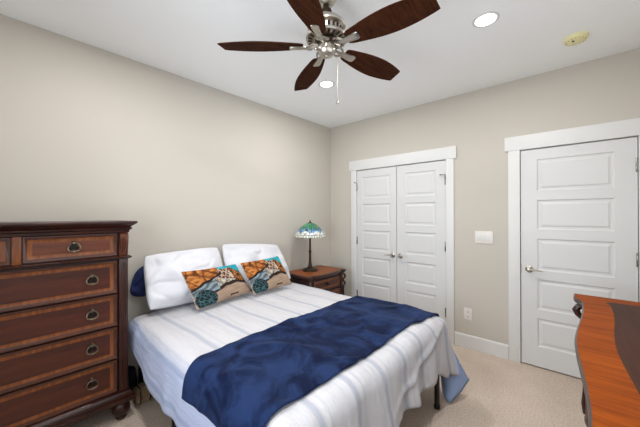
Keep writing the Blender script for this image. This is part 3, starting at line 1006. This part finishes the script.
def turtle(u, v):
    """sea turtle print: shell upper left, teal water upper right, sand below"""
    x, y = u, v
    n = noise.noise
    wob_ = 0.03 * n(Vector((x * 7, y * 7, 1)))
    under = 0.30 + 0.20 * math.sin(min(1, max(0, (x - 0.25) / 0.75)) * PI * 0.8) + wob_   # lower edge of the body
    c = C_teal * (0.85 + 0.3 * n(Vector((x * 6, y * 6, 2))))
    if y < 0.50 + 0.10 * x + wob_ or y < under:
        k = 0.5 + 0.5 * n(Vector((x * 5, y * 22, 6)))
        c = C_sand * (1 - k) + C_sand2 * k
        if y > under - 0.085 and x > 0.25: c = C_dk * 1.3
        if abs(y - 0.08 - 0.04 * x) < 0.02 and 0.55 < x < 0.72: c = C_dk
    top = 0.93 - 0.10 * abs(x - 0.68) - 3.2 * max(0, x - 0.80) ** 1.5 + wob_
    if under < y < top and x < 0.985:
        # neck and head
        e, _ = vor(x * 17, y * 10, 3)
        k = 0.5 + 0.5 * n(Vector((x * 12, y * 9, 4)))
        if x > 0.80 - 0.1 * (y - 0.5):
            c = (C_or2 * k + C_or * (1 - k)) if e > 0.12 else C_dk
            if (x - 0.90) ** 2 + ((y - 0.66) * .7) ** 2 < 0.0010: c = C_dk
        elif y > 0.62 - 0.3 * max(0, x - 0.55) and x > 0.46:
            c = C_line if e < 0.17 else C_cell
        elif x > 0.40:
            c = C_cream * (0.6 + 0.5 * k) if k > 0.42 else C_blue
            if e < 0.10: c = hexc(112, 84, 60)
        else:
            w_ = 0.5 + 0.5 * math.sin((y * 1.0 - x * 0.55) * 46 + 4 * n(Vector((x * 5, y * 5, 9))))
            c = C_blue * w_ + C_blue2 * (1 - w_)
    if x < 0.42 and 0.34 < y <= under + 0.2:
        w_ = 0.5 + 0.5 * math.sin((y * 1.0 - x * 0.55) * 46 + 4 * n(Vector((x * 5, y * 5, 9))))
        c = C_blue * w_ + C_blue2 * (1 - w_)
    sh = 0.50 + 0.60 * x ** 1.1 + wob_
    if y > sh and x < 0.50 + 0.3 * (y - 0.7):
        e, pt = vor(x * 5.0 + 2, y * 4.0, 5)
        k = 0.5 + 0.5 * n(Vector((x * 8 + y * 6, y * 16 - x * 9, 7)))
        k = max(0, min(1, (k - 0.3) * 2))
        c = C_or * (1 - k) + C_or2 * k
        if e < 0.08: c = hexc(92, 48, 22)
    elif abs(y - sh + .02) < 0.045 and x < 0.6: c = C_dk
    fx, fy = x - 0.17, y - 0.17
    if (fx / 0.165) ** 2 + (fy / 0.26) ** 2 < 1 + 2 * wob_:
        e, _ = vor(x * 17, y * 12, 12)
        c = C_flip2 if e < 0.11 else C_flip
    return np.clip(c, 0, 1)


pillow('throw_pillow', m_print, (-2.400, -.450, .985), (-1.865, -.375, .970), (-2.318, -.550, .685), (-1.740, -.455, .695), 0.10,
       'sea turtle print throw pillow leaning on left white pillow, nearer the chest', 'pillow', 'sea turtle print throw pillows', turtle, 120, 84, seed=3, crease=0.006, pinch=0.03)
pillow('throw_pillow', m_print, (-1.850, -.430, .982), (-1.375, -.410, .995), (-1.772, -.540, .688), (-1.270, -.510, .692), 0.10,
       'sea turtle print throw pillow leaning on right white pillow, nearer the nightstand', 'pillow', 'sea turtle print throw pillows', turtle, 120, 84, seed=8, crease=0.006, pinch=0.03)
pillow('navy_pillow', m_navy, (-2.610, -.060, .965), (-2.500, -.060, 1.025), (-2.655, -.075, .78), (-2.500, -.075, .75), 0.08,
       'dark navy pillow peeking out behind the left white pillow', 'pillow', seed=12, pinch=-0.05, crease=0.02, rnd=0.15, power=0.55)

# ------------------------------------------------------------------ nightstand
NX0, NX1, NYF, NYB, NZ = -1.0, -0.295, -0.520, -0.05, 0.715
ns = empty('nightstand', ((NX0 + NX1) / 2, (NYF + NYB) / 2, 0), 'dark cherry nightstand with carved corner posts beside the bed', 'nightstand')
a0, a1, yf_ = NX0 + .045, NX1 - .045, NYF + .04
MB().box(a0 + .01, a1 - .01, yf_ + .02, NYB - .01, 0.12, 0.66, 0.003).build('carcass', m_darkz, ns)
mb = MB()


def ns_outline(o):
    pts = []
    for k in range(25):
        u = k / 24
        x = NX0 - o + (NX1 - NX0 + 2 * o) * u
        bow = 0.030 * math.sin(PI * u) - 0.028 * math.exp(-((u - 0.13) / 0.05) ** 2) - 0.028 * math.exp(-((u - 0.87) / 0.05) ** 2)
        pts.append((x, NYF + 0.018 - o - bow))
    return pts + [(NX1 + o, NYB), (NX0 - o, NYB)]


bm = mb.bm
rings = [[bm.verts.new((x, y, z)) for x, y in ns_outline(o)] for o, z in ((-.03, .668), (-.012, .672), (-.008, .684), (-.002, .690), (.0, .698), (.0, .706), (-.004, .712), (-.012, .715), (-.03, .715))]
fs = []
for a, b_ in zip(rings, rings[1:]):
    for i in range(len(a)):
        fs.append(bm.faces.new((a[i], a[(i + 1) % len(a)], b_[(i + 1) % len(a)], b_[i])))
mb._tag(fs, 0)
f1 = bm.faces.new(rings[-1]); f1.material_index = 1
f2 = bm.faces.new(rings[0])
mb.build('top', [m_dark, m_nstop], ns, sharp=40)
for i, (z0, z1) in enumerate(((.505, .648), (.335, .490), (.165, .320))):
    o = drawer_front(ns, a0 + .055, a1 - .055, z0, z1, yf_ + .008, [], 0.020)
    for hx in (a0 + .16, a1 - .16) if False else ((a0 + a1) / 2,):
        MB().lathe([(0, -.0), (.020, -.0), (.021, -.003), (.010, -.007), (.009, -.016), (.017, -.022), (.018, -.030), (.010, -.036), (0, -.037)], (hx, yf_ + .008, (z0 + z1) / 2), 20, axis='y').build('knob', m_darkmetal, o)
for x in (a0 + .018, a1 - .018):
    s = -1 if x < (a0 + a1) / 2 else 1
    mb = MB()
    mb.box(x - .022, x + .022, yf_ + .0, yf_ + .05, .12, .667, .004)
    mb.build('corner_post', m_darkz, ns)
    mb = MB()
    # carved scroll bracket standing off the corner
    xo, yo = x + s * .022, yf_ - .004
    prof = [(.0, .660, .012), (.020, .645, .015), (.026, .625, .015), (.016, .603, .013), (.004, .585, .011), (.006, .565, .012), (.020, .548, .014), (.022, .528, .013), (.010, .505, .011), (.004, .47, .010), (.006, .40, .010), (.012, .33, .011), (.006, .26, .010), (.010, .20, .012), (.018, .165, .013), (.008, .14, .010)]
    mb.tube([(xo + s * d * .75, yo - d * .75, z) for d, z, r in prof], [r for d, z, r in prof], 12)
    mb.build('carved_scroll', m_dark, ns)
moulding(MB(), a0, a1, yf_, NYB - .008, [(-.004, .098), (.012, .099), (.016, .112), (.010, .135), (.0, .150), (-.004, .152)]).build('plinth', m_dark, ns, sharp=50)
for (x, y) in ((a0 + .03, yf_ + .03), (a1 - .03, yf_ + .03), (a0 + .03, NYB - .045), (a1 - .03, NYB - .045)):
    MB().lathe([(0, 0), (.022, 0), (.028, .010), (.036, .035), (.038, .055), (.032, .080), (.035, .092), (.035, .098), (0, .098)], (x, y, 0), 24).build('bun_foot', m_dark, ns)

# ------------------------------------------------------------------ table lamp
LX, LY = -0.690, -0.225
lp = empty('table_lamp', (LX, LY, NZ), 'table lamp with green stained glass shade and dark bronze base on the nightstand', 'lamp')
MB().lathe([(0, 0), (.100, 0), (.104, .004), (.103, .012), (.090, .018), (.080, .020), (.076, .028), (.060, .034), (.040, .040), (.030, .052), (0, .054)], (LX, LY, NZ), 40).build('base', m_darkmetal, lp)
MB().lathe([(0, .05), (.024, .05), (.028, .062), (.022, .080), (.017, .12), (.0145, .20), (.0165, .235), (.021, .245), (.0165, .256), (.0135, .27), (.012, .40), (.010, .50), (.018, .51), (.018, .53), (.006, .54), (.006, .616), (0, .616)], (LX, LY, NZ), 24).build('stem', m_darkmetal, lp)
MB().lathe([(.0, .613), (.020, .613), (.030, .607), (.031, .613), (.018, .621), (.007, .625), (.010, .633), (.006, .645), (0, .649)], (LX, LY, NZ), 20).build('finial', m_darkmetal, lp)


def shade_pt(u, v):
    # v 0 = rim, 1 = crown
    if v < 0.18:
        r = 0.200 - 0.004 * (v / 0.18); z = 0.432 + 0.036 * (v / 0.18)
    else:
        k = (v - 0.18) / 0.82
        r = 0.026 + 0.170 * max(0.0, 1 - k) ** 0.62; z = 0.468 + 0.144 * k
    w_ = math.cos(u * 2 * PI * 24)
    a = u * 2 * PI
    return Vector((LX + r * math.cos(a), LY + r * math.sin(a), NZ + z + (0.005 * w_ if v < 0.03 else 0)))


G1, G2, G3 = hexc(44, 132, 96), hexc(112, 176, 120), hexc(24, 88, 76)
W1, W2, BL1, BL2, LEAD = hexc(232, 230, 218), hexc(206, 214, 200), hexc(60, 112, 178), hexc(132, 176, 214), hexc(70, 62, 46)


def shade_col(u, v):
    k = noise.noise(Vector((u * 40, v * 9, 3)))
    if v < 0.16:
        c = W1 if k > -0.1 else W2
        f = (u * 36) % 1
        if min(f, 1 - f) < 0.07 or abs(v - 0.15) < 0.012 or v < 0.012: c = LEAD
        return c
    f = (u * 8) % 1
    # drooping blossom clusters against leaves
    wob_ = 0.10 * noise.noise(Vector((math.cos(u * 2 * PI) * 4, math.sin(u * 2 * PI) * 4, 2)))
    e, _ = vor(math.cos(u * 2 * PI) * 5.2 * (1.3 - v) + 9, math.sin(u * 2 * PI) * 5.2 * (1.3 - v) + v * 3.5, 5)
    tongue = 0.36 + 0.22 * abs(math.sin(u * PI * 8)) + wob_
    if v > tongue + 0.10:
        c = G1 if k > 0.05 else (G3 if k < -0.2 else G2)
    elif v > tongue - 0.12:
        c = BL1 if k > 0.12 else (BL2 if k > -0.15 else G3)
    else:
        c = W1 if k > -0.15 else (W2 if k > -0.3 else BL2)
    if e < 0.05: c = LEAD
    return c


mb = MB().grid(shade_pt, 192, 44, wrap=True, colf=shade_col)
sh = mb.build('lamp_shade', m_glassart, lp, sharp=0)
so = sh.modifiers.new('thickness', 'SOLIDIFY'); so.thickness = 0.003

# ------------------------------------------------------------------ dresser at the right
RX0, RX1, RYB, RZ = -2.66, -0.766, -3.225, 0.90
dr = empty('dresser', ((RX0 + RX1) / 2, -3.0, 0), 'low bow front dresser with orange bordered dark wood top at right edge', 'dresser')


def fr_y(x, o=0.0):
    """front line of the dresser top"""
    u = (x - RX1) / (RX0 - RX1)
    u = min(u, 1 - u)
    s = u * (RX1 - RX0)
    if s < 0.10: y = 0.0
    elif s < 0.24: y = -0.040 * sstep(0.10, 0.24, s)
    elif s < 0.36: y = -0.040
    else: y = -0.040 + 0.030 * sstep(0.36, 0.95, s)
    return -2.762 + y + o


def dr_outline(o, n=64):
    xs = [RX0 - o + (RX1 - RX0 + 2 * o) * k / n for k in range(n + 1)]
    return [(x, fr_y(max(RX0, min(RX1, x)), o)) for x in xs] + [(RX1 + o, RYB), (RX0 - o, RYB)]


mb = MB(); bm = mb.bm
rings = [[bm.verts.new((x, y, z)) for x, y in dr_outline(o)] for o, z in ((-.040, .850), (-.020, .853), (-.016, .862), (-.006, .868), (-.001, .878), (.0, .888), (-.003, .896), (-.008, .900))]
fs = []
for a, b_ in zip(rings, rings[1:]):
    for i in range(len(a)):
        fs.append(bm.faces.new((a[i], a[(i + 1) % len(a)], b_[(i + 1) % len(a)], b_[i])))
fs.append(bm.faces.new(rings[0]))
mb._tag(fs, 0)
# top surface: border band and centre field
BW = 0.125
def steps(a, b_, n): return [a + (b_ - a) * i / n for i in range(n)]
xs = steps(RX0 + .008, RX0 + BW, 24) + steps(RX0 + BW, RX0 + BW + .07, 24) + steps(RX0 + BW + .07, RX1 - BW - .07, 90) + steps(RX1 - BW - .07, RX1 - BW, 24) + steps(RX1 - BW, RX1 - .008, 24) + [RX1 - .008]
nx = len(xs) - 1
V_ = []
for x in xs:
    yf0 = fr_y(x, -.008)
    yi, ye = fr_y(x) - BW, RYB + BW
    ys_ = steps(yf0, yi, 6) + steps(yi, yi - .07, 24) + steps(yi - .07, ye, 6) + steps(ye, RYB, 3) + [RYB]
    ny = len(ys_) - 1
    V_.append([bm.verts.new((x, yy, .900)) for yy in ys_])
for i in range(nx):
    for j in range(ny):
        f = bm.faces.new((V_[i][j], V_[i + 1][j], V_[i + 1][j + 1], V_[i][j + 1]))
        xm = (xs[i] + xs[i + 1]) / 2
        ym = (V_[i][j].co.y + V_[i][j + 1].co.y) / 2
        q = [RX1 - xm, xm - RX0, ym - RYB, fr_y(xm) - ym]
        q = [v - BW for v in q]
        inside = min(q) > 0
        # rounded inner corners
        rr = 0.07
        for p in (q[0], q[1]):
            if 0 < p < rr and 0 < q[3] < rr and (rr - p) ** 2 + (rr - q[3]) ** 2 > rr * rr: inside = False
        f.material_index = 2 if inside else 1
        f.smooth = True
mb.build('top', [m_dark, m_drtop, m_drcen], dr, sharp=40)
body = [(x, y) for x, y in dr_outline(-0.075, 40)]
MB().prism(body, 0.12, 0.853, 'z').build('carcass', m_dark, dr)
for (xa, xb) in ((RX0 + .14, RX0 + .60), (RX0 + .63, RX1 - .63), (RX1 - .60, RX1 - .14)):
    for (z0, z1) in ((.635, .825), (.40, .62), (.165, .385)):
        drawer_front(dr, xa, xb, z0, z1, 0, [(xa + xb) / 2], 0.026, 1.0, lambda x: fr_y(x, -.064))
for x in (RX0 + .095, RX1 - .095):
    mb = MB()
    mb.box(x - .032, x + .032, fr_y(x, -.070) - .03, fr_y(x, -.060), .12, .852, .004)
    y0 = fr_y(x, -.060)
    prof = [(.012, .846, .016), (.036, .835, .019), (.048, .815, .020), (.038, .790, .018), (.014, .762, .014), (.003, .72, .012), (.006, .60, .012), (.003, .45, .011), (.006, .30, .012), (.010, .22, .015), (.004, .16, .014)]
    mb.tube([(x, y0 + d, z) for d, z, r in prof], [r for d, z, r in prof], 14)
    mb.build('carved_post', m_darkz, dr)
mb = MB(); bm = mb.bm
rings = [[bm.verts.new((x, y, z)) for x, y in dr_outline(o, 40)] for o, z in ((-.08, .098), (-.054, .10), (-.050, .115), (-.058, .140), (-.072, .155), (-.08, .158))]
fs = [bm.faces.new(rings[0]), bm.faces.new(rings[-1])]
for a, b_ in zip(rings, rings[1:]):
    for i in range(len(a)):
        fs.append(bm.faces.new((a[i], a[(i + 1) % len(a)], b_[(i + 1) % len(a)], b_[i])))
mb._tag(fs, 0)
mb.build('plinth', m_dark, dr, sharp=50)
for (x, y) in ((RX0 + .13, -2.89), (RX1 - .13, -2.89), (RX0 + .10, RYB + .06), (RX1 - .10, RYB + .06)):
    MB().lathe([(0, 0), (.028, 0), (.036, .010), (.046, .034), (.048, .055), (.042, .078), (.038, .09), (.042, .098), (0, .098)], (x, y, 0), 26).build('bun_foot', m_dark, dr)

# ------------------------------------------------------------------ things on the floor between chest and bed
def lump(mb, c, size, seed, amp=0.12, mat=0, power=0.6, nu=40, nv=24):
    """soft rounded bundle with a flat underside"""
    c = Vector(c)
    def sp(w_, m__): return math.copysign(abs(w_) ** m__, w_)
    def f(u, v):
        a = u * 2 * PI; b_ = (v - .5) * PI
        p = Vector((sp(math.cos(b_), power) * sp(math.cos(a), power), sp(math.cos(b_), power) * sp(math.sin(a), power), sp(math.sin(b_), power)))
        k = 1 + amp * noise.noise(p * 1.6 + Vector((seed, 0, 0))) + amp * .5 * noise.noise(p * 4 + Vector((0, seed, 0)))
        q = Vector((c.x + p.x * size[0] * k, c.y + p.y * size[1] * k, c.z + p.z * size[2] * k))
        q.z = max(q.z, 0.001 + 0.0005 * (1 - abs(p.z)))
        return q
    mb.grid(f, nu, nv, mat, wrap=True)
    bmesh.ops.remove_doubles(mb.bm, verts=mb.bm.verts, dist=1e-5)
    return mb


bg = empty('tote_bag', (-2.615, -.27, 0), 'small tan canvas bag with black straps on carpet beside the chest foot', 'bag')
lump(MB(), (-2.615, -.27, .062), (.060, .055, .064), 3, .10, power=.55).build('pouch', m_tan, bg)
mb = MB()
mb.tube([(-2.645, -.325, .01), (-2.643, -.335, .06), (-2.642, -.31, .118), (-2.66, -.27, .150), (-2.675, -.225, .118), (-2.675, -.205, .02)], .008, 8, flat=.4)
mb.tube([(-2.58, -.325, .01), (-2.578, -.335, .06), (-2.58, -.31, .118), (-2.59, -.27, .150), (-2.60, -.225, .118), (-2.60, -.205, .02)], .008, 8, flat=.4)
mb.build('strap', m_strap, bg)
o = lump(MB(), (-2.652, -.10, .11), (.042, .066, .11), 9, .14, power=.7).build('navy_bundle', simple('dark_navy_fabric', (22, 26, 44), .9, bump=.3, bscale=40))
tagp(o, 'dark navy cloth bundle on carpet against wall behind the tan bag', 'cloth')
sh_ = empty('leather_shoe', (-2.52, -.20, 0), 'brown leather shoe with dark navy sole under the hanging comforter edge', 'shoe')
lump(MB(), (-2.50, -.19, .085), (.055, .10, .06), 5, .06, power=.8).build('upper', m_brown, sh_)
lump(MB(), (-2.50, -.19, .018), (.058, .105, .018), 5, .03, power=.5).build('sole', m_navy, sh_)
